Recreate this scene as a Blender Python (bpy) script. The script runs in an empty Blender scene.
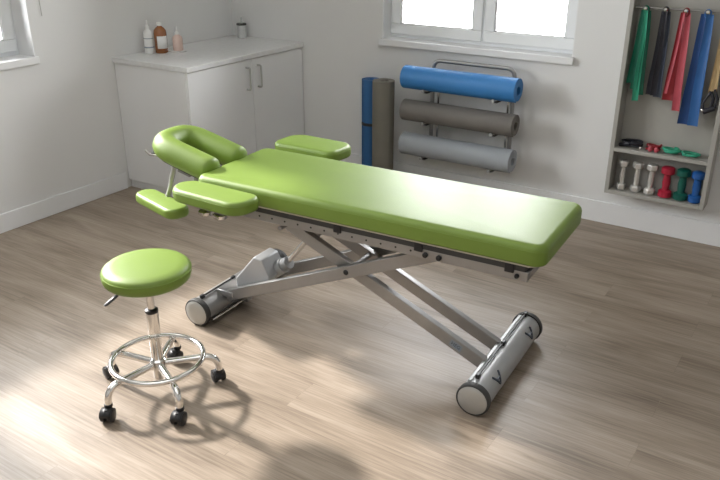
import bpy, bmesh, math, random
from mathutils import Vector, Matrix
PI = math.pi
C = bpy.context.scene.collection
S = bpy.context.scene
random.seed(4)

# ---------------------------------------------------------------- camera, sky, sun, exposure
cam = bpy.data.objects.new('camera', bpy.data.cameras.new('camera')); C.objects.link(cam)
cam.data.sensor_width = 36; cam.data.lens = 755.3 / 720 * 36
cam.data.clip_start = .05
cam.location = (0, 0, 1.78)
cam.rotation_euler = (math.radians(90 - 23.55), 0, math.radians(33.25))
S.camera = cam
S.view_settings.view_transform = 'Standard'
S.view_settings.look = 'None'
S.view_settings.gamma = 1
S.view_settings.use_curve_mapping = False
S.view_settings.exposure = 0.0
S.cycles.use_denoising = True
S.cycles.max_bounces = 10
S.cycles.diffuse_bounces = 6
S.cycles.sample_clamp_indirect = 6
S.cycles.caustics_reflective = False
S.cycles.caustics_refractive = False

W = bpy.data.worlds.new('sky'); S.world = W; W.use_nodes = True
bg = W.node_tree.nodes['Background']
bg.inputs[0].default_value = (.97, .985, 1, 1); bg.inputs[1].default_value = 20

sd = bpy.data.lights.new('sun', 'SUN'); sd.energy = 8.0; sd.angle = math.radians(3.6); sd.color = (1, .945, .885)
sun = bpy.data.objects.new('sun', sd); C.objects.link(sun)
sun.rotation_euler = Vector((.812, -.071, -.53)).to_track_quat('-Z', 'Y').to_euler()

XL, XR, YB, YF, ZC = -4.11, 2.0, 4.48, -1.6, 2.6
LW = (.75, 2.75, .985, 2.42)     # left window y0,y1,z0,z1
BW = (-2.756, -1.43, .985, 2.42)  # back window x0,x1,z0,z1
WT = .18                          # wall thickness
# sky portals sit in the two window openings so the daylight is sampled there
def portal(name, loc, rot, sx, sy):
    l = bpy.data.lights.new(name, 'AREA'); l.shape = 'RECTANGLE'; l.size = sx; l.size_y = sy
    l.cycles.is_portal = True
    o = bpy.data.objects.new(name, l); C.objects.link(o); o.location = loc; o.rotation_euler = rot
portal('sky_portal', (XL - WT - .02, (LW[0] + LW[1]) / 2, (LW[2] + LW[3]) / 2), (0, -PI / 2, 0), LW[3] - LW[2], LW[1] - LW[0])
portal('sky_portal', ((BW[0] + BW[1]) / 2, YB + WT + .02, (BW[2] + BW[3]) / 2), (-PI / 2, 0, 0), BW[1] - BW[0], BW[3] - BW[2])

# added fill: broad soft area light, out of view overhead, lifts the shadows
al = bpy.data.lights.new('fill_light', 'AREA'); al.shape = 'RECTANGLE'; al.size = 3.0; al.size_y = 2.2; al.energy = 24; al.color = (.96, .98, 1)
ao = bpy.data.objects.new('fill_light', al); C.objects.link(ao); ao.location = (-.9, .6, 2.56)

# ---------------------------------------------------------------- materials
def mat(name, col, rough=.5, metal=0, coat=0, spec=.5, bump=0, bscale=60, var=0, vscale=8, trans=0, ior=1.45):
    m = bpy.data.materials.new(name); m.use_nodes = True
    nt = m.node_tree; N = nt.nodes; L = nt.links
    b = N['Principled BSDF']
    b.inputs['Base Color'].default_value = (*col, 1); b.inputs['Roughness'].default_value = rough
    b.inputs['Metallic'].default_value = metal; b.inputs['Coat Weight'].default_value = coat
    b.inputs['Specular IOR Level'].default_value = spec; b.inputs['Transmission Weight'].default_value = trans
    b.inputs['IOR'].default_value = ior; b.inputs['Coat Roughness'].default_value = max(.03, rough * .8)
    tc = N.new('ShaderNodeTexCoord')
    if bump:
        n = N.new('ShaderNodeTexNoise'); n.inputs['Scale'].default_value = bscale; n.inputs['Detail'].default_value = 4
        L.new(tc.outputs['Object'], n.inputs['Vector'])
        bp = N.new('ShaderNodeBump'); bp.inputs['Strength'].default_value = bump; bp.inputs['Distance'].default_value = .002
        L.new(n.outputs['Fac'], bp.inputs['Height']); L.new(bp.outputs['Normal'], b.inputs['Normal'])
    if var:
        n = N.new('ShaderNodeTexNoise'); n.inputs['Scale'].default_value = vscale; n.inputs['Detail'].default_value = 5
        L.new(tc.outputs['Object'], n.inputs['Vector'])
        r = N.new('ShaderNodeValToRGB')
        r.color_ramp.elements[0].color = (*[c * (1 - var) for c in col], 1); r.color_ramp.elements[0].position = .3
        r.color_ramp.elements[1].color = (*[min(1, c * (1 + var)) for c in col], 1); r.color_ramp.elements[1].position = .7
        L.new(n.outputs['Fac'], r.inputs['Fac']); L.new(r.outputs['Color'], b.inputs['Base Color'])
    return m

def srgb(r, g, b):
    f = lambda c: (c / 255 / 12.92) if c <= 10 else ((c / 255 + .055) / 1.055) ** 2.4
    return (f(r), f(g), f(b))

M = {}
M['green'] = mat('green_vinyl', srgb(109, 133, 50), .48, bump=.25, bscale=180, var=.04, vscale=4, spec=.5, coat=.13)
M['steel'] = mat('satin_steel', (.34, .335, .33), .38, metal=.75, bump=.05, bscale=120, var=.05, vscale=14)
M['silver'] = mat('silver_paint', (.36, .365, .365), .42, metal=.35, var=.04, vscale=10)
M['case'] = mat('motor_case', (.48, .49, .50), .36, metal=.3, var=.03)
M['chrome'] = mat('chrome', (.80, .79, .77), .10, metal=1)
M['cap'] = mat('brushed_cap', (.46, .46, .44), .40, metal=.5, bump=.1, bscale=90, var=.05)
M['black'] = mat('black_plastic', (.014, .014, .015), .38, var=.2)
M['rubber'] = mat('dark_rubber', (.045, .045, .043), .6, var=.15)
M['beige'] = mat('base_board', (.62, .58, .50), .5, var=.04)
M['wall'] = mat('wall_paint', (.71, .71, .705), .85, bump=.12, bscale=45, var=.012, vscale=1.5)
M['ceil'] = mat('ceiling_paint', (.74, .73, .71), .9, var=.01)
M['trim'] = mat('trim_paint', (.76, .765, .77), .5, var=.01)
M['frame'] = mat('window_frame', (.80, .82, .84), .35, var=.01)
M['cab'] = mat('cabinet_laminate', (.78, .785, .79), .42, var=.012, vscale=3)
M['top'] = mat('worktop_laminate', (.72, .725, .725), .35, var=.04, vscale=30)
M['shelf'] = mat('shelf_paint', (.36, .35, .32), .6, var=.02)
M['blue'] = mat('blue_foam', srgb(52, 118, 178), .5, bump=.3, bscale=300, var=.05)
M['blue2'] = mat('blue_foam_dark', srgb(48, 98, 150), .6, bump=.3, bscale=300, var=.05)
M['dgrey'] = mat('dark_grey_foam', srgb(106, 102, 97), .65, bump=.3, bscale=300, var=.05)
M['lgrey'] = mat('light_grey_foam', srgb(150, 155, 160), .6, bump=.3, bscale=300, var=.05)
M['tgrey'] = mat('taupe_foam', srgb(118, 115, 106), .7, bump=.3, bscale=300, var=.05)
M['hole'] = mat('roll_core', (.03, .035, .04), .8, var=.1)
M['white'] = mat('white_plastic', (.78, .78, .77), .35, var=.01)
M['amber'] = mat('amber_glass', (.27, .095, .03), .12, coat=.5, var=.1)
M['pink'] = mat('pink_plastic', (.66, .50, .44), .35, var=.03)
M['tumbler'] = mat('grey_tumbler', (.52, .53, .53), .3, metal=.2, var=.04)
M['b_green'] = mat('green_latex', srgb(18, 104, 82), .42, bump=.2, bscale=90, var=.12)
M['b_lgreen'] = mat('light_green_latex', srgb(50, 152, 122), .4, bump=.2, bscale=90, var=.1)
M['b_black'] = mat('black_latex', (.018, .018, .026), .42, bump=.2, bscale=90, var=.2)
M['b_slate'] = mat('slate_latex', srgb(60, 66, 80), .45, bump=.2, bscale=90, var=.1)
M['b_red'] = mat('red_latex', srgb(130, 24, 34), .42, bump=.2, bscale=90, var=.12)
M['b_pink'] = mat('rose_latex', srgb(172, 70, 82), .4, bump=.2, bscale=90, var=.1)
M['b_blue'] = mat('blue_latex', srgb(42, 92, 150), .42, bump=.2, bscale=90, var=.12)
M['b_dblue'] = mat('navy_latex', srgb(24, 60, 112), .45, bump=.2, bscale=90, var=.12)
M['b_tan'] = mat('tan_webbing', srgb(175, 150, 110), .7, bump=.3, bscale=200, var=.1)
M['d_silver'] = mat('dumbbell_chrome', (.78, .77, .74), .25, metal=.7, var=.08, vscale=40)
M['d_red'] = mat('red_vinyl', srgb(165, 36, 58), .4, var=.06)
M['d_green'] = mat('dark_green_vinyl', srgb(12, 84, 72), .45, var=.06)
M['d_blue'] = mat('blue_vinyl', srgb(30, 84, 150), .4, var=.06)
M['ink'] = mat('dark_ink', (.03, .04, .06), .5)
M['label'] = mat('grey_label', (.26, .30, .35), .5)
M['cord'] = mat('blind_cord', (.45, .44, .42), .7)

def floor_mat():
    m = bpy.data.materials.new('oak_vinyl_planks'); m.use_nodes = True
    nt = m.node_tree; N = nt.nodes; L = nt.links; b = N['Principled BSDF']
    g = N.new('ShaderNodeNewGeometry')
    mp = N.new('ShaderNodeMapping'); L.new(g.outputs['Position'], mp.inputs['Vector'])
    mp.inputs['Location'].default_value = (.37, .06, 0)
    br = N.new('ShaderNodeTexBrick'); L.new(mp.outputs[0], br.inputs['Vector'])
    br.offset = .37; br.inputs['Scale'].default_value = 1
    br.inputs['Brick Width'].default_value = 1.22; br.inputs['Row Height'].default_value = .178
    br.inputs['Mortar Size'].default_value = .0012; br.inputs['Mortar Smooth'].default_value = .3
    br.inputs['Color1'].default_value = (0, 0, 0, 1); br.inputs['Color2'].default_value = (1, 1, 1, 1)
    br.inputs['Mortar'].default_value = (.5, .5, .5, 1)
    # per-plank shift of the grain
    cx = N.new('ShaderNodeVectorMath'); cx.operation = 'MULTIPLY'; L.new(br.outputs['Color'], cx.inputs[0]); cx.inputs[1].default_value = (.6, .05, 0)
    ad = N.new('ShaderNodeVectorMath'); ad.operation = 'ADD'; L.new(g.outputs['Position'], ad.inputs[0]); L.new(cx.outputs[0], ad.inputs[1])
    def noise(sx, sy, sc, det, rough, dist=0):
        k = N.new('ShaderNodeMapping'); L.new(ad.outputs[0], k.inputs['Vector']); k.inputs['Scale'].default_value = (sx, sy, 1)
        n = N.new('ShaderNodeTexNoise'); n.inputs['Scale'].default_value = sc; n.inputs['Detail'].default_value = det
        n.inputs['Roughness'].default_value = rough; n.inputs['Distortion'].default_value = dist
        L.new(k.outputs[0], n.inputs['Vector']); return n.outputs['Fac']
    broad = noise(.9, 5.5, 1.6, 4, .55, .6)
    fine = noise(.9, 34, 3.2, 6, .7, .25)
    a = N.new('ShaderNodeMath'); a.operation = 'MULTIPLY'; L.new(broad, a.inputs[0]); a.inputs[1].default_value = .50
    c = N.new('ShaderNodeMath'); c.operation = 'MULTIPLY_ADD'; L.new(fine, c.inputs[0]); c.inputs[1].default_value = .50; L.new(a.outputs[0], c.inputs[2])
    d = N.new('ShaderNodeMath'); d.operation = 'MULTIPLY_ADD'; L.new(br.outputs['Color'], d.inputs[0]); d.inputs[1].default_value = .018; L.new(c.outputs[0], d.inputs[2])
    r = N.new('ShaderNodeValToRGB'); L.new(d.outputs[0], r.inputs['Fac'])
    e = r.color_ramp.elements
    e[0].position = .36; e[0].color = (*srgb(113, 100, 87), 1)
    e[1].position = .66; e[1].color = (*srgb(170, 156, 141), 1)
    k = r.color_ramp.elements.new(.50); k.color = (*srgb(145, 131, 116), 1)
    mx = N.new('ShaderNodeMix'); mx.data_type = 'RGBA'; mx.blend_type = 'MULTIPLY'
    L.new(br.outputs['Fac'], mx.inputs['Factor']); L.new(r.outputs['Color'], mx.inputs['A']); mx.inputs['B'].default_value = (.86, .85, .84, 1)
    L.new(mx.outputs['Result'], b.inputs['Base Color'])
    b.inputs['Roughness'].default_value = .42; b.inputs['Specular IOR Level'].default_value = .4
    bp = N.new('ShaderNodeBump'); bp.inputs['Strength'].default_value = .12; bp.inputs['Distance'].default_value = .002
    L.new(fine, bp.inputs['Height']); L.new(bp.outputs['Normal'], b.inputs['Normal'])
    return m
M['floor'] = floor_mat()

def glass_mat():
    m = bpy.data.materials.new('window_glass'); m.use_nodes = True
    nt = m.node_tree; N = nt.nodes; L = nt.links; N.remove(N['Principled BSDF'])
    t = N.new('ShaderNodeBsdfTransparent'); g = N.new('ShaderNodeBsdfGlossy'); g.inputs['Roughness'].default_value = .02
    lw = N.new('ShaderNodeFresnel'); lw.inputs[0].default_value = 1.3
    mx = N.new('ShaderNodeMixShader'); L.new(lw.outputs[0], mx.inputs[0]); L.new(t.outputs[0], mx.inputs[1]); L.new(g.outputs[0], mx.inputs[2])
    L.new(mx.outputs[0], N['Material Output'].inputs['Surface']); return m
M['glass'] = glass_mat()

# ---------------------------------------------------------------- helpers
def obj(name, bm, m, parent=None, smooth=True, bevel=0, loc=None, seg=2, angle=35):
    bmesh.ops.recalc_face_normals(bm, faces=bm.faces)
    me = bpy.data.meshes.new(name); bm.to_mesh(me); bm.free()
    if isinstance(m, str): m = M[m]
    me.materials.append(m)
    if smooth:
        me.polygons.foreach_set('use_smooth', [True] * len(me.polygons))
        me.set_sharp_from_angle(angle=math.radians(angle))
    o = bpy.data.objects.new(name, me); C.objects.link(o)
    if parent: o.parent = parent
    if loc: o.location = loc
    if bevel:
        b = o.modifiers.new('bevel', 'BEVEL'); b.width = bevel; b.segments = seg; b.limit_method = 'ANGLE'; b.angle_limit = math.radians(40)
    return o
def tag(o, label=None, cat=None, group=None, kind=None):
    if label: o['label'] = label
    if cat: o['category'] = cat
    if group: o['group'] = group
    if kind: o['kind'] = kind
    return o
def thing(name, label, cat, loc=(0, 0, 0), rz=0, group=None):
    o = bpy.data.objects.new(name, None); C.objects.link(o); o.empty_display_size = .1
    o.location = loc; o.rotation_euler = (0, 0, rz)
    return tag(o, label, cat, group)
def copy_tree(o, parent=None):
    c = o.copy(); C.objects.link(c); c.parent = parent
    for ch in list(o.children): copy_tree(ch, c)
    return c
def box(bm, lo, hi, mtx=None):
    x0, y0, z0 = lo; x1, y1, z1 = hi
    v = [Vector(p) for p in ((x0, y0, z0), (x1, y0, z0), (x1, y1, z0), (x0, y1, z0), (x0, y0, z1), (x1, y0, z1), (x1, y1, z1), (x0, y1, z1))]
    if mtx: v = [mtx @ p for p in v]
    v = [bm.verts.new(p) for p in v]
    for f in ((0, 3, 2, 1), (4, 5, 6, 7), (0, 1, 5, 4), (1, 2, 6, 5), (2, 3, 7, 6), (3, 0, 4, 7)): bm.faces.new([v[i] for i in f])
def B(lo, hi, mtx=None):
    bm = bmesh.new(); box(bm, lo, hi, mtx); return bm
def frame_from(d, up=Vector((0, 0, 1))):
    d = Vector(d).normalized()
    if abs(d.dot(up)) > .98: up = Vector((0, 1, 0))
    s = d.cross(up).normalized(); u = s.cross(d).normalized()
    return s, u
def bar(bm, a, b, w, h):   # rectangular bar from a to b: w sideways, h in its own upright direction
    a = Vector(a); b = Vector(b); s, u = frame_from(b - a); v = []
    for p in (a, b):
        for i, j in ((-1, -1), (1, -1), (1, 1), (-1, 1)): v.append(bm.verts.new(p + s * i * w / 2 + u * j * h / 2))
    for f in ((0, 1, 2, 3), (7, 6, 5, 4), (0, 4, 5, 1), (1, 5, 6, 2), (2, 6, 7, 3), (3, 7, 4, 0)): bm.faces.new([v[i] for i in f])
def tube(bm, pts, r, seg=14, closed=False, caps=True, sx=1, sy=1):
    pts = [Vector(p) for p in pts]; n = len(pts); rr = r if isinstance(r, (list, tuple)) else [r] * n
    rings = []; prev = None
    for i, p in enumerate(pts):
        if closed: d = pts[(i + 1) % n] - pts[i - 1]
        else: d = pts[min(i + 1, n - 1)] - pts[max(i - 1, 0)]
        d.normalize()
        if prev is None: s, u = frame_from(d)
        else:
            s = (prev - d * prev.dot(d)).normalized(); u = s.cross(d).normalized()
        prev = s
        rings.append([bm.verts.new(p + (s * math.cos(t) * sx + u * math.sin(t) * sy) * rr[i]) for t in [2 * PI * k / seg for k in range(seg)]])
    for i in range(n if closed else n - 1):
        a = rings[i]; b = rings[(i + 1) % n]
        for k in range(seg): bm.faces.new((a[k], a[(k + 1) % seg], b[(k + 1) % seg], b[k]))
    if caps and not closed:
        bm.faces.new(rings[0][::-1]); bm.faces.new(rings[-1])
def T(pts, r, seg=14, **k):
    bm = bmesh.new(); tube(bm, pts, r, seg, **k); return bm
def lathe(bm, prof, seg=32, mtx=None):   # prof: (r, z) from bottom to top
    rings = []
    for r, z in prof:
        ring = []
        if r < 1e-6: ring = [Vector((0, 0, z))]
        else: ring = [Vector((r * math.cos(2 * PI * k / seg), r * math.sin(2 * PI * k / seg), z)) for k in range(seg)]
        rings.append([bm.verts.new(mtx @ p if mtx else p) for p in ring])
    for a, b in zip(rings, rings[1:]):
        if len(a) == 1 and len(b) == 1: continue
        for k in range(seg):
            k2 = (k + 1) % seg
            if len(a) == 1: bm.faces.new((a[0], b[k2], b[k]))
            elif len(b) == 1: bm.faces.new((a[k], a[k2], b[0]))
            else: bm.faces.new((a[k], a[k2], b[k2], b[k]))
    if len(rings[0]) > 1: bm.faces.new(rings[0][::-1])
    if len(rings[-1]) > 1: bm.faces.new(rings[-1])
def LA(prof, seg=32, mtx=None):
    bm = bmesh.new(); lathe(bm, prof, seg, mtx); return bm
def round_poly(pts, rad, seg=8):   # round the corners of a convex polygon given anticlockwise
    out = []; n = len(pts); rads = rad if isinstance(rad, (list, tuple)) else [rad] * n
    for i in range(n):
        p = Vector(pts[i]).to_2d(); a = Vector(pts[i - 1]).to_2d(); b = Vector(pts[(i + 1) % n]).to_2d()
        da = (a - p).normalized(); db = (b - p).normalized()
        ang = math.acos(max(-1, min(1, da.dot(db)))); t = rads[i] / math.tan(ang / 2)
        c = p + (da + db).normalized() * (rads[i] / math.sin(ang / 2))
        s = p + da * t - c; e = p + db * t - c
        a0 = math.atan2(s.y, s.x); a1 = math.atan2(e.y, e.x)
        while a1 < a0: a1 += 2 * PI
        for k in range(seg + 1):
            q = a0 + (a1 - a0) * k / seg; out.append(c + Vector((math.cos(q), math.sin(q))) * rads[i])
    return out
def cushion(outline, z0, z1, r, crown=.004, rb=None, mtx=None):
    bm = bmesh.new(); n = len(outline); rb = r if rb is None else rb
    nor = []
    for i in range(n):
        d = (outline[(i + 1) % n] - outline[i - 1]).normalized(); nor.append(Vector((d.y, -d.x)))
    cen = sum(outline, Vector((0, 0))) / n
    K = 7; loops = []
    for k in range(K + 1):
        a = PI / 2 * k / K; loops.append((rb * (1 - math.sin(a)), z0 + rb * (1 - math.cos(a))))
    for k in range(K + 1):
        a = PI / 2 * k / K; loops.append((r * (1 - math.cos(a)), z1 - r + r * math.sin(a)))
    f = lambda p, z: (mtx @ Vector((p.x, p.y, z))) if mtx else Vector((p.x, p.y, z))
    rings = [[bm.verts.new(f(outline[i] - nor[i] * ins, z)) for i in range(n)] for ins, z in loops]
    for q in (.85, .6, .3):
        rings.append([bm.verts.new(f(cen + (outline[i] - nor[i] * r - cen) * q, z1 + crown * (1 - q * q))) for i in range(n)])
    for a, b in zip(rings, rings[1:]):
        for i in range(n): bm.faces.new((a[i], a[(i + 1) % n], b[(i + 1) % n], b[i]))
    c = bm.verts.new(f(cen, z1 + crown))
    for i in range(n): bm.faces.new((rings[-1][i], rings[-1][(i + 1) % n], c))
    bm.faces.new(rings[0][::-1]); return bm
def seam(outline, z, r, rad=.0022, ins=0):
    n = len(outline); pts = []
    for i in range(n):
        d = (outline[(i + 1) % n] - outline[i - 1]).normalized(); p = outline[i] - Vector((d.y, -d.x)) * ins
        pts.append((p.x, p.y, z))
    return T(pts, rad, 6, closed=True)
def arc(c, r, a0, a1, n, plane='xy', z=0):
    out = []
    for k in range(n + 1):
        a = a0 + (a1 - a0) * k / n; out.append((c[0] + r * math.cos(a), c[1] + r * math.sin(a)))
    return out
def fillet(pts, r, seg=6):   # round the bends of an open 3-D polyline
    pts = [Vector(p) for p in pts]; out = [pts[0]]
    for i in range(1, len(pts) - 1):
        a, p, b = pts[i - 1], pts[i], pts[i + 1]; da = (a - p).normalized(); db = (b - p).normalized()
        s = p + da * r; e = p + db * r
        for k in range(seg + 1):
            t = k / seg; out.append(s * (1 - t) ** 2 + p * 2 * t * (1 - t) + e * t * t)
    out.append(pts[-1]); return out

# ---------------------------------------------------------------- the room
def struct(name, bm, m, parent=None, **k):
    o = obj(name, bm, m, parent, **k)
    if not parent: o['kind'] = 'structure'
    return o
struct('floor', B((XL - WT, YF - WT, -.1), (XR + WT, YB + WT, 0)), 'floor', smooth=False)
struct('ceiling', B((XL - WT, YF - WT, ZC), (XR + WT, YB + WT, ZC + .1)), 'ceil', smooth=False)
def wall_with_hole(axis, c0, c1, a0, a1, hole):
    bm = bmesh.new(); h0, h1, z0, z1 = hole
    def bx(p0, p1, q0, q1):
        if axis == 'x': box(bm, (c0, p0, q0), (c1, p1, q1))
        else: box(bm, (p0, c0, q0), (p1, c1, q1))
    bx(a0, h0, 0, ZC); bx(h1, a1, 0, ZC); bx(h0, h1, 0, z0); bx(h0, h1, z1, ZC)
    bmesh.ops.remove_doubles(bm, verts=bm.verts, dist=1e-5)
    return bm
struct('wall_left', wall_with_hole('x', XL - WT, XL, YF - WT, YB, LW), 'wall', smooth=False)
struct('wall_back', wall_with_hole('y', YB, YB + WT, XL - WT, XR + WT, BW), 'wall', smooth=False)
struct('wall_right', B((XR, YF - WT, 0), (XR + WT, YB, ZC)), 'wall', smooth=False)
struct('wall_front', B((XL, YF - WT, 0), (XR, YF, ZC)), 'wall', smooth=False)
struct('baseboard_left', B((XL, YF, 0), (XL + .014, 3.29, .115)), 'trim', bevel=.003)
struct('baseboard_back', B((-3.44, YB - .014, 0), (XR, YB, .135)), 'trim', bevel=.003)

def sash(parent, mapf, a0, a1, z0, z1, d0, d1, w=.07):
    """one casement: frame ring between depths d0..d1 and its pane; mapf(a, depth, z) -> world"""
    bm = bmesh.new()
    for lo, hi in (((a0, z0), (a1, z0 + w)), ((a0, z1 - w), (a1, z1)), ((a0, z0 + w), (a0 + w, z1 - w)), ((a1 - w, z0 + w), (a1, z1 - w))):
        p = mapf(lo[0], d0, lo[1]); q = mapf(hi[0], d1, hi[1])
        box(bm, tuple(map(min, p, q)), tuple(map(max, p, q)))
    f = obj('window_frame', bm, 'frame', parent, bevel=.005)
    p = mapf(a0 + w - .005, (d0 + d1) / 2 - .003, z0 + w - .005); q = mapf(a1 - w + .005, (d0 + d1) / 2 + .003, z1 - w + .005)
    obj('window_glass', B(tuple(map(min, p, q)), tuple(map(max, p, q))), 'glass', f, smooth=False)
    bm = bmesh.new(); g = .006   # dark-ish gasket bead lying inside the frame
    for lo, hi in (((a0 + w - g, z0 + w - g), (a1 - w + g, z0 + w + g)), ((a0 + w - g, z0 + w), (a0 + w + g, z1 - w)), ((a1 - w - g, z0 + w), (a1 - w + g, z1 - w))):
        p = mapf(lo[0], d0 + .012, lo[1]); q = mapf(hi[0], d0 + .022, hi[1])
        box(bm, tuple(map(min, p, q)), tuple(map(max, p, q)))
    obj('glazing_bead', bm, 'white', f)
def window(n, hole, mapf, depth):
    w = bpy.data.objects.new('window_%d' % n, None); C.objects.link(w); w['kind'] = 'structure'
    a0, a1, z0, z1 = hole; mid = (a0 + a1) / 2 + .035 if n == 1 else 1.27   # left window: uneven casements, split placed out of view to dim the near floor
    # outer fixed frame
    bm = bmesh.new(); fw = .035
    for lo, hi in (((a0, z0), (a1, z0 + fw)), ((a0, z1 - fw), (a1, z1)), ((a0, z0 + fw), (a0 + fw, z1 - fw)), ((a1 - fw, z0 + fw), (a1, z1 - fw)), ((mid - .02, z0 + fw), (mid + .02, z1 - fw))):
        p = mapf(lo[0], depth, lo[1]); q = mapf(hi[0], depth + .07, hi[1])
        box(bm, tuple(map(min, p, q)), tuple(map(max, p, q)))
    obj('outer_frame', bm, 'frame', w, bevel=.003)
    sash(w, mapf, a0 + fw - .012, mid - .008, z0 + fw - .012, z1 - fw + .012, depth - .015, depth + .05)
    sash(w, mapf, mid + .008, a1 - fw + .012, z0 + fw - .012, z1 - fw + .012, depth - .015, depth + .05)
    return w
w1 = window(1, BW, lambda a, d, z: (a, YB + d, z), .10)
obj('window_sill', B((BW[0] - .012, YB - .03, .943), (BW[1] + .012, YB + .115, .986)), 'trim', w1, bevel=.004)
w2 = window(2, LW, lambda a, d, z: (XL - d, a, z), .15)
obj('window_sill', B((XL - .165, LW[0] - .012, .943), (XL + .018, LW[1] + .012, .986)), 'trim', w2, bevel=.004)
# white painted reveals of the openings
def reveal(w, hole, mapf, d1):
    a0, a1, z0, z1 = hole; bm = bmesh.new(); t = .006
    for lo, hi in (((a0, z0), (a0 + t, z1)), ((a1 - t, z0), (a1, z1)), ((a0, z1 - t), (a1, z1))):
        p = mapf(lo[0], 0, lo[1]); q = mapf(hi[0], d1, hi[1])
        box(bm, tuple(map(min, p, q)), tuple(map(max, p, q)))
    obj('window_reveal', bm, 'trim', w, smooth=False)
reveal(w1, BW, lambda a, d, z: (a, YB + d, z), .10)
reveal(w2, LW, lambda a, d, z: (XL - d, a, z), .15)

# ---------------------------------------------------------------- treatment table
TH = math.radians(3.3)
t = thing('treatment_table', 'lime green padded treatment table on silver scissor frame in the middle of floor', 'massage table', (-1.54, 2.535, 0), TH)
TL, TR, TB, TF = -.825, .760, -.240, .285
ol = round_poly([(TL, TB), (TR, TB), (TR, TF), (TL, TF)], [.045, .05, .05, .05], 8)
def densify(o, step=.06):
    out = []
    for i in range(len(o)):
        a = o[i]; b = o[(i + 1) % len(o)]; k = max(1, int((b - a).length / step))
        for j in range(k): out.append(a + (b - a) * j / k)
    return out
olz = densify(ol)
mt = obj('mattress', cushion(olz, .627, .710, .026, crown=.004, rb=.012), 'green', t)
obj('seam', seam(olz, .686, .02, .0025, .002), 'green', mt)
ob = round_poly([(TL + .03, TB + .018), (TR - .03, TB + .018), (TR - .03, TF - .018), (TL + .03, TF - .018)], .03, 5)
obj('base_board', cushion(ob, .6165, .6255, .002, 0), 'beige', t)
# black frame beneath the board
bm = bmesh.new()
for v in (-.205, .235): bar(bm, (-.60, v, .604), (.69, v, .604), .022, .024)
for u in (-.59, 0, .68): bar(bm, (u, -.205, .604), (u, .235, .604), .03, .02)
obj('support_frame', bm, 'rubber', t, bevel=.002)
for v, f in ((-.205, -1), (.235, 1)):
    rail = obj('side_rail', B((-.62, v - .009, .554), (.70, v + .009, .592)), 'steel', t, bevel=.002)
    for k in range(13):
        u = -.56 + k * .066
        c = Matrix.Translation((u, v + f * .009, .575)) @ Matrix.Rotation(f * -PI / 2, 4, 'X')
        obj('rail_bolt', LA([(.0042, -.001), (.0042, .0012), (0, .0015)], 10, c), 'black', rail)
    for u, r in ((.295, .011), (.352, .011), (.66, .009)):
        c = Matrix.Translation((u, v + f * .009, .571)) @ Matrix.Rotation(f * -PI / 2, 4, 'X')
        obj('rail_knob', LA([(r, -.001), (r, .008), (r * .7, .012), (0, .012)], 16, c), 'black', rail)
for u in (-.10, .265, .63):
    for v, f in ((-.205, -1), (.235, 1)):
        obj('clamp', B((u - .018, v - .016, .580), (u + .018, v + .016, .6168)), 'black', t, bevel=.003)
for u in (-.615, -.38, .69):
    bm = bmesh.new(); bar(bm, (u, -.205, .574), (u, .235, .574), .025, .03)
    obj('cross_bar', bm, 'steel', t, bevel=.002)
# scissor arms
PU, PZ = -.08, .392
def arm_bar(a, b, v, w=.030, h=.054):
    bm = bmesh.new(); bar(bm, (a[0], v, a[1]), (b[0], v, b[1]), w, h)
    return obj('scissor_arm', bm, 'steel', t, bevel=.003)
for v in (-.17, .08): arm_bar((-.745, .105), (.325, .565), v)
lab = None
for i, v in enumerate((-.125, .030)):
    a = arm_bar((.530, .110), (-.445, .545), v)
    if i == 0: lab = a
c = Matrix.Translation((PU, -.181, PZ)) @ Matrix.Rotation(PI / 2, 4, 'X')
obj('pivot_bolt', LA([(.012, -.001), (.012, .006), (.008, .010), (0, .010)], 18, c), 'black', t)
obj('pivot_shaft', T([(PU, -.18, PZ), (PU, .09, PZ)], .012, 16), 'steel', t)
for u, z in ((.30, .553), (-.40, .531)): obj('roller_shaft', T([(u, -.20, z), (u, .23, z)], .010, 12), 'steel', t)
# small label with letters on the lower front arm
d = (Vector((-.43, 0, .545)) - Vector((.545, 0, .110))).normalized()
up = Vector((-d.z, 0, d.x)); up = up if up.z > 0 else -up
dd = -d
pl = Vector((.530, -.1404, .110)) + d * .130
mt4 = Matrix(((dd.x, up.x, 0, pl.x), (0, 0, -1, pl.y), (dd.z, up.z, 0, pl.z), (0, 0, 0, 1)))
ll = obj('maker_label', B((-.028, -.014, -.0002), (.028, .014, .0008), mt4), 'label', lab, smooth=False)
def text(txt, size, m, parent, mtx, depth=.0004, name='lettering'):
    cu = bpy.data.curves.new(name, 'FONT'); cu.body = txt; cu.size = size; cu.extrude = depth; cu.align_x = 'CENTER'; cu.align_y = 'CENTER'
    tmp = bpy.data.objects.new(name, cu); C.objects.link(tmp)
    me = bpy.data.meshes.new_from_object(tmp.evaluated_get(bpy.context.evaluated_depsgraph_get()))
    C.objects.unlink(tmp); bpy.data.objects.remove(tmp)
    me.transform(mtx); me.materials.clear(); me.materials.append(M[m])
    o = bpy.data.objects.new(name, me); C.objects.link(o); o.parent = parent; return o
text('HEG', .022, 'ink', ll, mt4 @ Matrix.Translation((0, 0, .001)))
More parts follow.
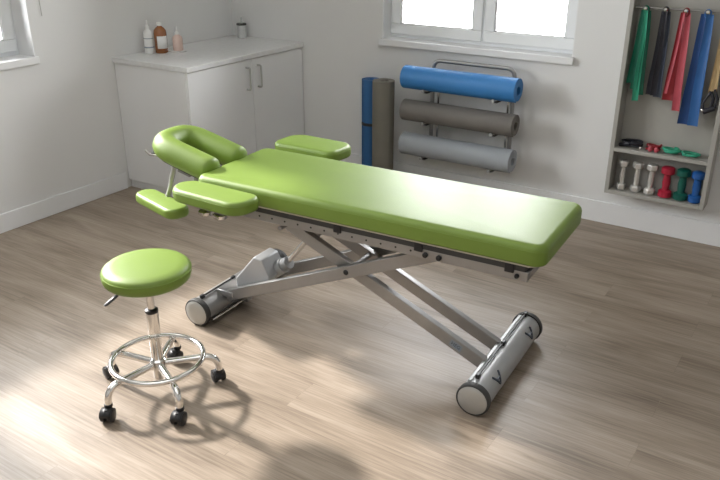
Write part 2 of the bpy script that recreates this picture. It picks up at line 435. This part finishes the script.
# foot tubes
def foot(u):
    R0 = .061; Z = .068; rot = Matrix.Rotation(-PI / 2, 4, 'X')   # local +z -> +y
    f = obj('foot_tube', LA([(R0, 0), (R0, .61)], 40, Matrix.Translation((u, -.305, Z)) @ rot), 'silver' if u > 0 else 'steel', t)
    for v, s in ((-.325, -1), (.325, 1)):
        rt = Matrix.Translation((u, v, Z)) @ Matrix.Rotation(PI / 2 * (1 if s < 0 else -1), 4, 'X')
        obj('rubber_ring', LA([(.052, -.022), (.067, -.020), (.068, -.012), (.068, .002), (.066, .006), (.061, .008), (.058, .004)], 40, rt), 'rubber', f)
        obj('end_cap', LA([(.062, -.003), (.061, .006), (.056, .0095), (.045, .0125), (.025, .0145), (0, .015)], 40, rt), 'cap', f)
    return f
fl = foot(-.805); fr = foot(.566)
# tie rods with knobs and clamps on the tubes
def rod(f, u, z, v0, v1, vm=None, m='black'):
    obj('tie_rod', T([(u, v0, z), (u, v1, z)], .0042, 10), m, f)
    for v in ([v0, v1] + ([vm] if vm is not None else [])):
        obj('rod_clamp', B((u - .008, v - .012, z - .011), (u + .008, v + .012, z + .009)), 'black', f, bevel=.003)
rod(fr, .558, .138, -.26, .30, .02)
obj('tube_rib', B((.528, -.29, .112), (.544, .30, .128)), 'silver', fr, bevel=.003)
rod(fl, -.80, .136, -.285, -.06)
obj('lower_rod', T([(-.745, -.29, .028), (-.745, -.05, .028)], .006, 10), 'chrome', fl)
obj('lower_bracket', B((-.765, -.06, .020), (-.72, -.02, .075)), 'steel', fl, bevel=.004)
# dark triangular marks on the right tube
for v in (-.19, .20):
    bm = bmesh.new()
    def onr(a, v): return Vector((.566 + .0616 * math.cos(a), v, .068 + .0616 * math.sin(a)))
    for (A, Bq) in (((.95, v - .03), (.25, v)), ((.25, v), (.95, v + .03)), ((.62, v - .015), (.62, v + .017))):
        tube(bm, [onr(A[0] + (Bq[0] - A[0]) * k / 6, A[1] + (Bq[1] - A[1]) * k / 6) for k in range(7)], .0050, 6)
    obj('emblem', bm, 'ink', fr)
# lifting motor
act = obj('actuator', T([(-.665, -.045, .150), (-.50, -.045, .270)], .036, 20), 'case', t)
obj('actuator_collar', T([(-.515, -.045, .259), (-.470, -.045, .291)], .030, 20), 'silver', act)
obj('piston_rod', T([(-.49, -.045, .277), (-.300, -.045, .505)], .013, 14), 'chrome', act)
obj('rod_bracket', B((-.345, -.075, .465), (-.285, -.015, .560)), 'steel', act, bevel=.004)
bm = bmesh.new()   # slanted housing block: outline in u-z, extruded across v
hp = [(-.715, .118), (-.630, .112), (-.515, .228), (-.560, .315), (-.605, .322), (-.722, .185)]
for v in (-.105, .04): pass
va = [bm.verts.new((u, -.135, z)) for u, z in hp]; vb = [bm.verts.new((u, -.005, z)) for u, z in hp]
bm.faces.new(va); bm.faces.new(vb[::-1])
for i in range(6): bm.faces.new((va[i], va[(i + 1) % 6], vb[(i + 1) % 6], vb[i]))
obj('motor_housing', bm, 'case', act, bevel=.007, seg=3)
obj('motor_cover', T([(-.60, -.01, .255), (-.60, .04, .255)], [.046, .042], 24), 'rubber', act)
obj('motor_bracket', B((-.80, -.19, .105), (-.70, .10, .135)), 'steel', act, bevel=.004)
# arm rests beside the head end
def armrest(pts, rads, bu, bv):
    o = densify(round_poly(pts, rads, 10), .05)
    a = obj('armrest', cushion(o, .638, .698, .020, .003, rb=.016), 'green', t)
    obj('seam', seam(o, .680, .02, .0022, .001), 'green', a)
    s = 1 if bv > 0 else -1
    obj('bracket', B((bu - .05, min(bv, bv - s * .20), .618), (bu + .05, max(bv, bv - s * .20), .6375)), 'steel', a, bevel=.003)
    for k in (-.045, .035):
        obj('hinge_disc', LA([(.026, 0), (.032, .004), (.032, .018), (.028, .021)], 28, Matrix.Translation((bu + k, bv + s * .01, .597))), 'chrome', a)
armrest([(-.865, -.395), (-.450, -.422), (-.422, -.262), (-.840, -.245)], [.082, .075, .055, .075], -.62, -.35)
armrest([(-.875, .395), (-.495, .385), (-.47, .585), (-.86, .610)], [.05, .05, .075, .09], -.66, .47)
# face cradle
til = math.radians(13.5)
hc = Matrix.Translation((-.970, -.030, .739)) @ Matrix.Rotation(til, 4, 'Y')
HV = .101; HL = .145
path = [(HL, -HV, 0)] + [(x, -HV, 0) for x in (.12, .06, 0)]
n = 12
for k in range(n + 1):
    a = -PI / 2 - PI * k / n
    sx_, sy_ = .105, HV
    q = 2 / 3.0
    ca, sa = math.cos(a), math.sin(a)
    path.append((-.055 + sx_ * math.copysign(abs(ca) ** q, ca), sy_ * math.copysign(abs(sa) ** q, sa), 0))
path += [(x, HV, 0) for x in (0, .06, .12)] + [(HL, HV, 0)]
path = [Vector(p) for p in path]
# ends close over in a dome
def dome_path(pp, r):
    d0 = (pp[0] - pp[1]).normalized(); d1 = (pp[-1] - pp[-2]).normalized()
    pts, rr = [], []
    for k in range(6):
        a = PI / 2 * (1 - k / 5); pts.append(pp[0] + d0 * .028 * math.sin(a)); rr.append(max(.004, r * math.cos(a) ** .6 if a < 1.57 else .004))
    for p in pp[1:-1]: pts.append(p); rr.append(r)
    for k in range(6):
        a = PI / 2 * k / 5; pts.append(pp[-1] + d1 * .028 * math.sin(a)); rr.append(max(.004, r * math.cos(a) ** .6 if a < 1.57 else .004))
    return pts, rr
pts, rr = dome_path(path, .061)
bm = bmesh.new(); tube(bm, pts, rr, 24, sx=1.0, sy=.98)
for v in bm.verts: v.co = hc @ v.co
hr = obj('face_cradle', bm, 'green', t, angle=60)
bm = bmesh.new(); tube(bm, [Vector((p.x * 1.0, p.y, -.054)) for p in path], .030, 12, sx=1, sy=.25)
for v in bm.verts: v.co = hc @ v.co
obj('cradle_plate', bm, 'rubber', hr)
obj('cradle_crosspiece', B((-.02, -.12, -.074), (.05, .12, -.064), hc), 'steel', hr)
obj('cradle_knob', LA([(.008, -.012), (.010, 0), (.008, .012)], 12, hc @ Matrix.Translation((-.185, -.10, -.055)) @ Matrix.Rotation(PI / 2, 4, 'Y')), 'black', hr)
obj('cradle_lever', T([hc @ Vector(p) for p in ((-.16, -.105, -.055), (-.195, -.120, -.058), (-.225, -.118, -.05))], .005, 8), 'chrome', hr)
bm = bmesh.new()
for v in (-.10, .07): tube(bm, fillet([(-.62, v, .560), (-.84, v, .560), (-.93, v, .685)], .04), .011, 12)
obj('cradle_post', bm, 'chrome', hr)
# lowered forearm pad hanging under the cradle
pm = Matrix.Translation((-1.13, -.150, .492)) @ Matrix.Rotation(math.radians(-17), 4, 'Z')
po = densify(round_poly([(-.190, -.058), (.180, -.062), (.180, .058), (-.190, .056)], [.055, .055, .045, .055], 8), .05)
ap = obj('forearm_pad', cushion(po, -.030, .022, .018, .003, mtx=pm), 'green', t)
obj('pad_strut', T([(-1.05, -.115, .70), (-1.085, -.115, .61), (-1.10, -.105, .58), (-1.155, -.10, .47)], .012, 12), 'cap', ap)
obj('pad_strut', T([(-.905, -.14, .665), (-.915, -.14, .57), (-1.03, -.14, .47)], .010, 12), 'silver', ap)

# ---------------------------------------------------------------- stool
st = thing('rolling_stool', 'round lime green rolling stool with chrome foot ring and five black casters', 'stool', (-2.075, 1.70, 0), math.radians(-97))
seat = obj('seat', LA([(0, .500), (.13, .500), (.152, .504), (.162, .513), (.1655, .527), (.1655, .542), (.161, .555), (.151, .563), (.12, .568), (.06, .571), (0, .572)], 64), 'green', st, angle=60)
bm = T([(.165 * math.cos(2 * PI * k / 64), .165 * math.sin(2 * PI * k / 64), .546) for k in range(64)], .0022, 6, closed=True)
obj('seam', bm, 'green', seat)
obj('seat_plate', LA([(.05, .484), (.07, .488), (.07, .5005)], 24), 'black', st)
obj('gas_lift', LA([(.0145, .360), (.0145, .486)], 24), 'chrome', st)
obj('collar', LA([(.0245, .362), (.0255, .364), (.0255, .374), (.018, .379)], 24), 'black', st)
obj('column', LA([(.021, .066), (.023, .072), (.0240, .362), (.0240, .363)], 28), 'chrome', st)
obj('hub', LA([(.022, .108), (.032, .112), (.032, .150), (.026, .156)], 28), 'chrome', st)
ring = obj('foot_ring', T([(.178 * math.cos(2 * PI * k / 64), .178 * math.sin(2 * PI * k / 64), .152) for k in range(64)], .0112, 12, closed=True), 'chrome', st)
base_rz = math.radians(-97)
for k in range(5):
    a = k * 2 * PI / 5
    R = Matrix.Rotation(a, 4, 'Z')
    p = fillet([(.022, 0, .132), (.150, 0, .132), (.205, 0, .132), (.233, 0, .105), (.236, 0, .062)], .022, 6)
    leg = obj('leg', T([R @ q for q in p], .0140, 14), 'chrome', st)
    CR = R @ Matrix.Translation((.236, 0, 0)) @ Matrix.Rotation([.6, -.8, 1.9, 2.6, -.3][k], 4, 'Z')
    cs = obj('caster', LA([(.014, .050), (.016, .054), (.016, .066), (.010, .070)], 16, CR @ Matrix.Translation((0, 0, 0))), 'black', leg)
    for s in (-1, 1):
        w = Matrix.Translation((.018, s * .0155, .026)) @ Matrix.Rotation(PI / 2, 4, 'X')
        obj('caster_wheel', LA([(.020, -.0105), (.0245, -.008), (.026, -.003), (.026, .004), (.022, .0095), (.010, .0115)], 24, CR @ w), 'black', cs)
    bm = bmesh.new()
    box(bm, (-.006, -.006, .018), (.030, .006, .055), CR)
    pf = [(.018 + .029 * math.cos(q), .026 + .029 * math.sin(q)) for q in [math.radians(d_) for d_ in range(10, 191, 20)]]
    top = [[bm.verts.new(CR @ Vector((x, y, z))) for x, z in pf] for y in (-.022, .022)]
    for i in range(len(pf) - 1): bm.faces.new((top[0][i], top[0][i + 1], top[1][i + 1], top[1][i]))
    ff = obj('caster_fork', bm, 'black', cs)
    sm = ff.modifiers.new('thick', 'SOLIDIFY'); sm.thickness = .003
la = math.radians(-108) - base_rz   # lever points away to the left
R = Matrix.Rotation(la, 4, 'Z')
lv = obj('height_lever', T([R @ Vector(p) for p in ((.02, 0, .487), (.09, 0, .485), (.120, 0, .476))], .0045, 8), 'black', st)
obj('lever_grip', T([R @ Vector(p) for p in ((.112, 0, .479), (.135, 0, .468), (.166, 0, .452), (.176, 0, .448))], [.005, .0095, .0095, .005], 10, sy=.6), 'black', lv)

# ---------------------------------------------------------------- corner cabinet and its bottles
cb = thing('base_cabinet', 'white two door laminate base cabinet in the corner behind the table', 'cabinet', (XL, 3.30, 0))
obj('body', B((.004, .012, .06), (.648, 1.176, .868)), 'cab', cb, bevel=.002)
obj('plinth', B((.004, .03, 0), (.60, 1.16, .062)), 'trim', cb)
for (y0, y1, hy) in ((.014, .612, .553), (.616, 1.174, .668)):
    dr = obj('door', B((.649, y0, .066), (.668, y1, .864)), 'cab', cb, bevel=.002)
    hd = fillet([(.666, hy, .668), (.703, hy, .668), (.703, hy, .815), (.666, hy, .815)], .012, 5)
    obj('handle', T(hd, .0065, 10), 'cap', dr)
obj('worktop', B((.003, 0, .868), (.680, 1.178, .9)), 'top', cb, bevel=.003)

def bottle(name, label, x, y, z, prof, m, cap, capm, cap_name='cap', extra=None):
    b = obj(name, LA(prof, 24), m, loc=(x, y, z), angle=50); tag(b, label, 'bottle')
    c = obj(cap_name, LA(cap, 20), capm, b); b.scale = (1.1, 1.1, 1.08)
    return b
wb = bottle('squeeze_bottle', 'tall white squeeze bottle nearest the wall on the cabinet', -4.015, 3.545, .9005,
       [(.026, 0), (.029, .004), (.029, .115), (.026, .132), (.013, .146), (.012, .152)], 'white',
       [(.013, .150), (.014, .153), (.014, .165), (.008, .170), (.005, .195), (.003, .200), (0, .201)], 'white')
obj('print_band', LA([(.0294, .035), (.0296, .036), (.0296, .042), (.0294, .043)], 24), 'label', wb)
obj('print_band', LA([(.0294, .090), (.0296, .091), (.0296, .094), (.0294, .095)], 24), 'label', wb)
bb = bottle('amber_bottle', 'amber brown bottle with white label and cap on cabinet', -3.965, 3.605, .9005,
       [(.034, 0), (.039, .005), (.039, .118), (.036, .138), (.024, .154), (.014, .160), (.013, .166)], 'amber',
       [(.014, .164), (.0155, .166), (.0155, .182), (.013, .185), (0, .186)], 'white')
bm = bmesh.new(); arcs = [math.radians(a) for a in range(-75, 26, 10)]
va = [bm.verts.new((.0396 * math.cos(a), .0396 * math.sin(a), .030)) for a in arcs]; vb = [bm.verts.new((.0396 * math.cos(a), .0396 * math.sin(a), .105)) for a in arcs]
for i in range(len(arcs) - 1): bm.faces.new((va[i], va[i + 1], vb[i + 1], vb[i]))
lb = obj('paper_label', bm, 'white', bb); s_ = lb.modifiers.new('thick', 'SOLIDIFY'); s_.thickness = .0006
tr = obj('soap_dish', cushion([Vector(p) for p in round_poly([(-.05, -.04), (.05, -.04), (.05, .04), (-.05, .04)], .012, 4)], 0, .010, .003, 0), 'white', loc=(-3.90, 3.685, .9003))
tag(tr, 'small flat white dish under the pink pump bottle', 'dish')
pb = bottle('pump_bottle', 'pale pink bottle with pointed white tip on small dish', -3.895, 3.690, .9108,
       [(.028, 0), (.031, .004), (.031, .072), (.028, .084), (.013, .096), (.012, .100)], 'pink',
       [(.013, .098), (.014, .101), (.014, .112), (.007, .117), (.0045, .140), (.003, .146), (0, .147)], 'white')
sp = obj('soap_dispenser', LA([(.030, 0), (.034, .003), (.035, .092), (.033, .095)], 28), 'tumbler', loc=(-3.95, 4.40, .9005))
tag(sp, 'grey soap dispenser with dark lid alone in the cabinet corner', 'soap dispenser')
obj('lid', LA([(.035, .093), (.037, .095), (.037, .104), (.034, .107)], 28), 'rubber', sp)
obj('pump', LA([(.010, .106), (.011, .108), (.010, .118), (.0045, .120), (.0045, .140), (.009, .141), (.009, .150), (.006, .152)], 14), 'tumbler', sp)
obj('spout', T([(0, 0, .146), (.02, -.018, .146), (.026, -.024, .140)], .004, 8), 'tumbler', sp)

# ---------------------------------------------------------------- mat rack on the back wall
rk = thing('mat_rack', 'chrome wall rack holding three rolled mats under the window', 'wall rack', (-2.03, YB, 0))
hx = .280; yo = -.085
outer = fillet([(-hx, -.010, .30), (-hx, yo, .30), (-hx, yo, .895), (hx, yo, .895), (hx, yo, .30), (hx, -.012, .30)], .055, 8)
obj('rack_frame', T(outer, .013, 14), 'steel', rk)
for s in (-1, 1):
    obj('upright', T(fillet([(s * (hx - .035), -.004, .80), (s * (hx - .035), yo + .02, .80), (s * (hx - .035), yo + .02, .30), (s * (hx - .035), -.004, .30)], .03, 5), .0085, 12), 'chrome', rk)
    obj('wall_foot', B((s * hx - .018, -.014, .28), (s * hx + .018, -.001, .32)), 'black', rk, bevel=.004)
def mat_roll(name, label, r, L_, m, x, y, z, horizontal=True, group=None):
    """a mat wound into a spiral: the spiral strip is extruded along the roll"""
    bm = bmesh.new(); th_ = r * .14; turns = 4.6; n_ = int(turns * 28); core = r * .42
    outer_, inner_ = [], []
    for k in range(n_ + 1):
        a = 2 * PI * turns * k / n_; rr_ = core + (r - core) * k / n_
        pitch = (r - core) / turns
        outer_.append((rr_ * math.cos(a), rr_ * math.sin(a))); q = rr_ - pitch * .90
        inner_.append((q * math.cos(a), q * math.sin(a)))
    def P(p, s):
        return Vector((s * L_ / 2, p[0], p[1])) if horizontal else Vector((p[0], p[1], (s + 1) * L_ / 2))
    G = [[bm.verts.new(P(p, s)) for p in lst] for s in (-1, 1) for lst in (outer_, inner_)]
    oa, ia, ob_, ib = G
    for k in range(n_):
        bm.faces.new((oa[k], oa[k + 1], ob_[k + 1], ob_[k])); bm.faces.new((ia[k], ib[k], ib[k + 1], ia[k + 1]))
        bm.faces.new((oa[k], ia[k], ia[k + 1], oa[k + 1])); bm.faces.new((ob_[k], ob_[k + 1], ib[k + 1], ib[k]))
    for k in (0, n_): bm.faces.new((oa[k], ob_[k], ib[k], ia[k]))
    o = obj(name, bm, m, angle=30, bevel=0); o.location = (x, y, z)
    return tag(o, label, 'exercise mat', group)
MY = YB - .175
RR = (.076, .072, .077); RZ = (.790, .573, .345); RM = ('blue', 'dgrey', 'lgrey')
RLb = ('blue rolled exercise mat on top of the wall rack', 'dark grey rolled exercise mat on the middle of the wall rack', 'light grey rolled exercise mat lowest on the wall rack')
for r, z, m, lb_ in zip(RR, RZ, RM, RLb):
    o = mat_roll("rolled_mat", lb_, r, .785, m, -2.075, MY, z, group='rolled mats on the wall rack')
    o.rotation_euler = (.6, 0, 0)
    for s in (-1, 1):
        x = -.27 if s < 0 else .215
        hk = obj('hook', T(fillet([(x, yo + .01, z - r - .012), (x, MY - YB - .01, z - r - .012), (x, MY - YB - r * .75, z - r + .004)], .02, 4), .0075, 10), 'black', rk)
        obj('hook_tip', LA([(.010, -.006), (.012, 0), (.010, .008), (0, .010)], 14, Matrix.Translation((x, MY - YB - r * .75 - .004, z - r + .006)) @ Matrix.Rotation(PI / 2, 4, 'X')), 'silver', hk)
    bm = bmesh.new()
    tube(bm, [(-hx, yo, z - r - .012), (hx, yo, z - r - .012)], .007, 10)
    obj('cross_bar', bm, 'chrome', rk)
# standing rolls
sr = mat_roll('rolled_mat', 'blue rolled mat standing upright on the floor behind a grey roll', .064, .72, 'blue2', -2.79, 4.395, .0005, False)
obj('strap', LA([(.0645, .40), (.0655, .401), (.0655, .418), (.0645, .419)], 32), 'black', sr)
sr2 = mat_roll('rolled_mat', 'taupe grey rolled mat standing upright beside the wall rack', .080, .745, 'tgrey', -2.625, 4.295, .0005, False)
sr2.rotation_euler = (0, 0, 2.0)

# ---------------------------------------------------------------- wall shelf on the right
SX0, SX1, SY, SZ0, SZ1 = -1.112, -.556, 4.352, .238, 1.50
sh = thing('wall_shelf', 'shallow grey open wall shelf unit with rail and two bays', 'shelf', (0, YB, 0))
D = SY - YB
obj('back_panel', B((SX0 + .01, -.010, SZ0 + .01), (SX1 - .01, -.001, SZ1 - .01)), 'shelf', sh)
for x0 in (SX0, SX1 - .024): obj('side_panel', B((x0, D, SZ0), (x0 + .024, -.002, SZ1)), 'shelf', sh, bevel=.002)
for z0 in (SZ0, .497, SZ1 - .022): obj('shelf_board', B((SX0 + .0245, D, z0), (SX1 - .0245, -.010, z0 + .022)), 'shelf', sh, bevel=.002)
ry = 4.40; rz_ = 1.300
obj('hanging_rail', T([(SX0 + .02, ry - YB, rz_), (SX1 - .02, ry - YB, rz_)], .006, 12), 'steel', sh)
PX = (-1.028, -.925, -.822, -.715, -.625)
for x in PX:
    obj('peg', LA([(.005, 0), (.005, .030), (.011, .031), (.012, .036), (.008, .042), (0, .043)], 14, Matrix.Translation((x, ry - YB, rz_)) @ Matrix.Rotation(PI / 2, 4, 'X')), 'chrome', sh)

def ribbon(bm, pts, ws, angs, th=.0025):
    """flat band: centre points, widths and twist angles (about z) at each point"""
    rows = []
    for p, w_, a in zip(pts, ws, angs):
        p = Vector(p); s = Vector((math.cos(a), math.sin(a), 0)); nn = Vector((-math.sin(a), math.cos(a), 0)); row = []
        K = 6
        for side in (1, -1):
            for k in range(K + 1):
                q = (k / K * 2 - 1) * side
                row.append(bm.verts.new(p + s * q * w_ / 2 + nn * (side * th / 2 + .006 * w_ / .04 * (1 - q * q))))
        rows.append(row)
    n_ = len(rows[0])
    for a, b in zip(rows, rows[1:]):
        for k in range(n_): bm.faces.new((a[k], a[(k + 1) % n_], b[(k + 1) % n_], b[k]))
    bm.faces.new(rows[0][::-1]); bm.faces.new(rows[-1])
def hanging(name, label, x, strands, loop_m):
    root = thing(name, label, 'resistance band', (x, ry - .018, rz_), 0, 'resistance bands on the shelf rail')
    lp = obj('loop', T([(.013 * math.cos(q), 0, -.010 + .020 * math.sin(q)) for q in [2 * PI * k / 20 for k in range(20)]], .0055, 10, closed=True, sy=1), loop_m, root)
    for (x0, x1, y0, y1, w0, w1, tw, zb, m) in strands:
        bm = bmesh.new(); n_ = 10; P_, W_, A_ = [], [], []
        for k in range(n_ + 1):
            f = k / n_; e = f ** .8
            P_.append((x0 + (x1 - x0) * e + .003 * math.sin(5 * f + x0 * 90), y0 + (y1 - y0) * e, -.012 + (zb + .012) * f))
            W_.append(1.3 * (w0 + (w1 - w0) * min(1, f * 1.4))); A_.append(tw * math.sin(f * 2.4) + .25 * math.sin(x0 * 200))
        ribbon(bm, P_, W_, A_); obj('strand', bm, m, root)
    return root
hanging('resistance_band', 'green resistance bands hanging leftmost on the shelf rail', PX[0],
        [(-.010, -.030, .006, .010, .022, .034, .5, -.41, 'b_green'), (0, -.004, -.004, .000, .022, .036, -.6, -.44, 'b_green'), (.010, .028, .002, .006, .022, .034, .5, -.47, 'b_green'),
         (.004, .014, -.014, -.014, .012, .026, .3, -.50, 'b_lgreen')], 'b_green')
hanging('resistance_band', 'black and slate resistance bands hanging between green and red ones', PX[1],
        [(-.008, -.020, .000, .002, .020, .030, .4, -.46, 'b_black'), (.008, .022, .004, .006, .022, .034, -.5, -.47, 'b_slate'), (.0, .004, -.010, -.008, .014, .024, .5, -.46, 'b_black')], 'b_black')
hanging('resistance_band', 'red and rose resistance bands hanging in the middle of the rail', PX[2],
        [(-.010, -.020, .002, .004, .024, .050, .3, -.48, 'b_red'), (.008, .030, -.004, -.006, .020, .032, -.4, -.53, 'b_pink'), (-.006, -.034, -.012, -.014, .008, .012, .2, -.44, 'b_pink')], 'b_red')
hanging('resistance_band', 'long blue resistance bands hanging right of the red ones', PX[3],
        [(-.012, -.028, .002, .004, .030, .048, .3, -.60, 'b_dblue'), (.010, .022, -.006, -.006, .028, .042, -.4, -.60, 'b_blue')], 'b_blue')
tb = hanging('resistance_band', 'tan strap with black handle hanging rightmost on the rail', PX[4],
        [(-.006, -.008, .002, .004, .014, .018, .3, -.42, 'b_tan'), (.008, .010, -.004, -.004, .014, .018, -.4, -.40, 'b_tan')], 'b_tan')
gh = obj('handle_grip', T([(-.028, -.004, -.515), (.024, -.004, -.49)], [.016, .014], 14), 'b_black', tb)
bm = bmesh.new(); tube(bm, [(-.008, 0, -.405), (-.038, -.002, -.47), (-.030, -.004, -.512)], .007, 8); tube(bm, [(.010, -.002, -.39), (.030, -.002, -.44), (.025, -.004, -.488)], .007, 8)
tube(bm, [(-.008, 0, -.405), (.010, -.002, -.44), (.004, -.002, -.50)], .009, 8)
obj('handle_strap', bm, 'b_black', tb)
obj('clip', LA([(.006, 0), (.008, .006), (.006, .012)], 12, Matrix.Translation((-.034, -.012, -.512))), 'chrome', tb)

# coils on the middle board
def coil(name, label, x, y, r, turns, rt, m, squash=.8, seed=0, rise=.006, z0=.5195):
    rnd = random.Random(seed); n_ = int(turns * 26); pts = []
    ph = rnd.random() * 6; e1, e2 = rnd.uniform(.1, .3), rnd.uniform(1, 3)
    for k in range(n_ + 1):
        a = 2 * PI * turns * k / n_ + ph; q = r * (1 + e1 * math.sin(a * .37 + e2) - .12 * k / n_)
        pts.append((q * math.cos(a), q * squash * math.sin(a), rt + rise * turns * k / n_ * 1.0 + .003 * (1 + math.sin(a * 1.7))))
    o = obj(name, T(pts, rt, 10), m); o.location = (x, y, z0 - .001)
    return tag(o, label, 'resistance tube', 'coiled tubes on the middle shelf')
c1 = coil('resistance_tube', 'black coiled exercise tube on the left of the middle shelf', -1.005, 4.415, .052, 3.2, .0065, 'b_black', .55, 3, .010)
obj('grip', T([(-.065, -.01, .010), (-.005, -.032, .030)], .011, 12), 'b_black', c1)
obj('grip', T([(.000, -.02, .036), (.058, .005, .020)], .010, 12), 'b_black', c1)
obj('buckle', LA([(.007, 0), (.009, .007), (.006, .013)], 12, Matrix.Translation((.055, -.030, .006))), 'chrome', c1)
c2 = coil('resistance_tube', 'dark red coiled exercise tube with pink grips beside the black coil', -.882, 4.415, .036, 2.6, .0065, 'b_red', .7, 9, .010)
for dx, dy in ((-.012, -.034), (.022, -.032)):
    obj('grip', LA([(0, 0), (.010, .002), (.0135, .010), (.0135, .018), (.009, .027), (0, .029)], 16, Matrix.Translation((dx, dy, .002))), 'b_pink', c2)
coil('resistance_tube', 'green coiled exercise tube next to the red coil', -.783, 4.410, .040, 2.6, .0075, 'b_lgreen', .75, 5, .007)
coil('resistance_tube', 'flatter green coiled exercise tube at right end of middle shelf', -.678, 4.405, .042, 2.2, .007, 'b_lgreen', .75, 12, .004)

# dumbbells standing on end
def dumbbell(x, y, h, rh, rg, m, label, hexa=False, rz=0):
    root = thing('dumbbell', label, 'dumbbell', (x, y, .2605), rz, 'dumbbells on the bottom shelf')
    seg = 6 if hexa else 24; hl = .044 if not hexa else .040
    prof = lambda z0: [(rh * .72, z0), (rh, z0 + .007), (rh, z0 + hl - .007), (rh * .72, z0 + hl)]
    obj('grip', LA([(rg, hl - .004), (rg * .9, hl + .008), (rg * 1.12, h / 2), (rg * .9, h - hl - .008), (rg, h - hl + .004)], 20), m, root)
    for z0 in (0, h - hl): obj('weight_head', LA(prof(z0), seg), m, root, angle=25 if hexa else 40, bevel=.002 if hexa else 0)
    return root
DY = 4.405
dumbbell(-1.032, DY, .180, .031, .0145, 'd_silver', 'silver dumbbell standing on end at the left of bottom shelf', True, .3)
dumbbell(-.948, DY, .182, .033, .0150, 'd_silver', 'silver dumbbell in the middle of the three silver ones', True, .1)
dumbbell(-.868, DY, .184, .033, .0155, 'd_silver', 'silver dumbbell standing next to the red dumbbell', True, .5)
dumbbell(-.782, DY, .182, .037, .020, 'd_red', 'red dumbbell standing on end on the bottom shelf')
dumbbell(-.697, DY, .184, .038, .021, 'd_green', 'dark green dumbbell standing between red and blue ones')
dumbbell(-.618, DY, .182, .036, .021, 'd_blue', 'blue dumbbell standing on end at right of bottom shelf')

# blind cord beside the left window
cd = obj('blind_cord', T([(XL + .006, 2.833, 1.21), (XL + .007, 2.826, 1.45), (XL + .012, 2.820, 1.9), (XL + .02, 2.815, 2.30)], .0018, 6), 'cord')
tag(cd, 'thin grey blind cord hanging on wall beside left window', 'cord')
obj('cord_hook', B((XL + .001, 2.806, 2.28), (XL + .026, 2.824, 2.31)), 'cord', cd, bevel=.003)
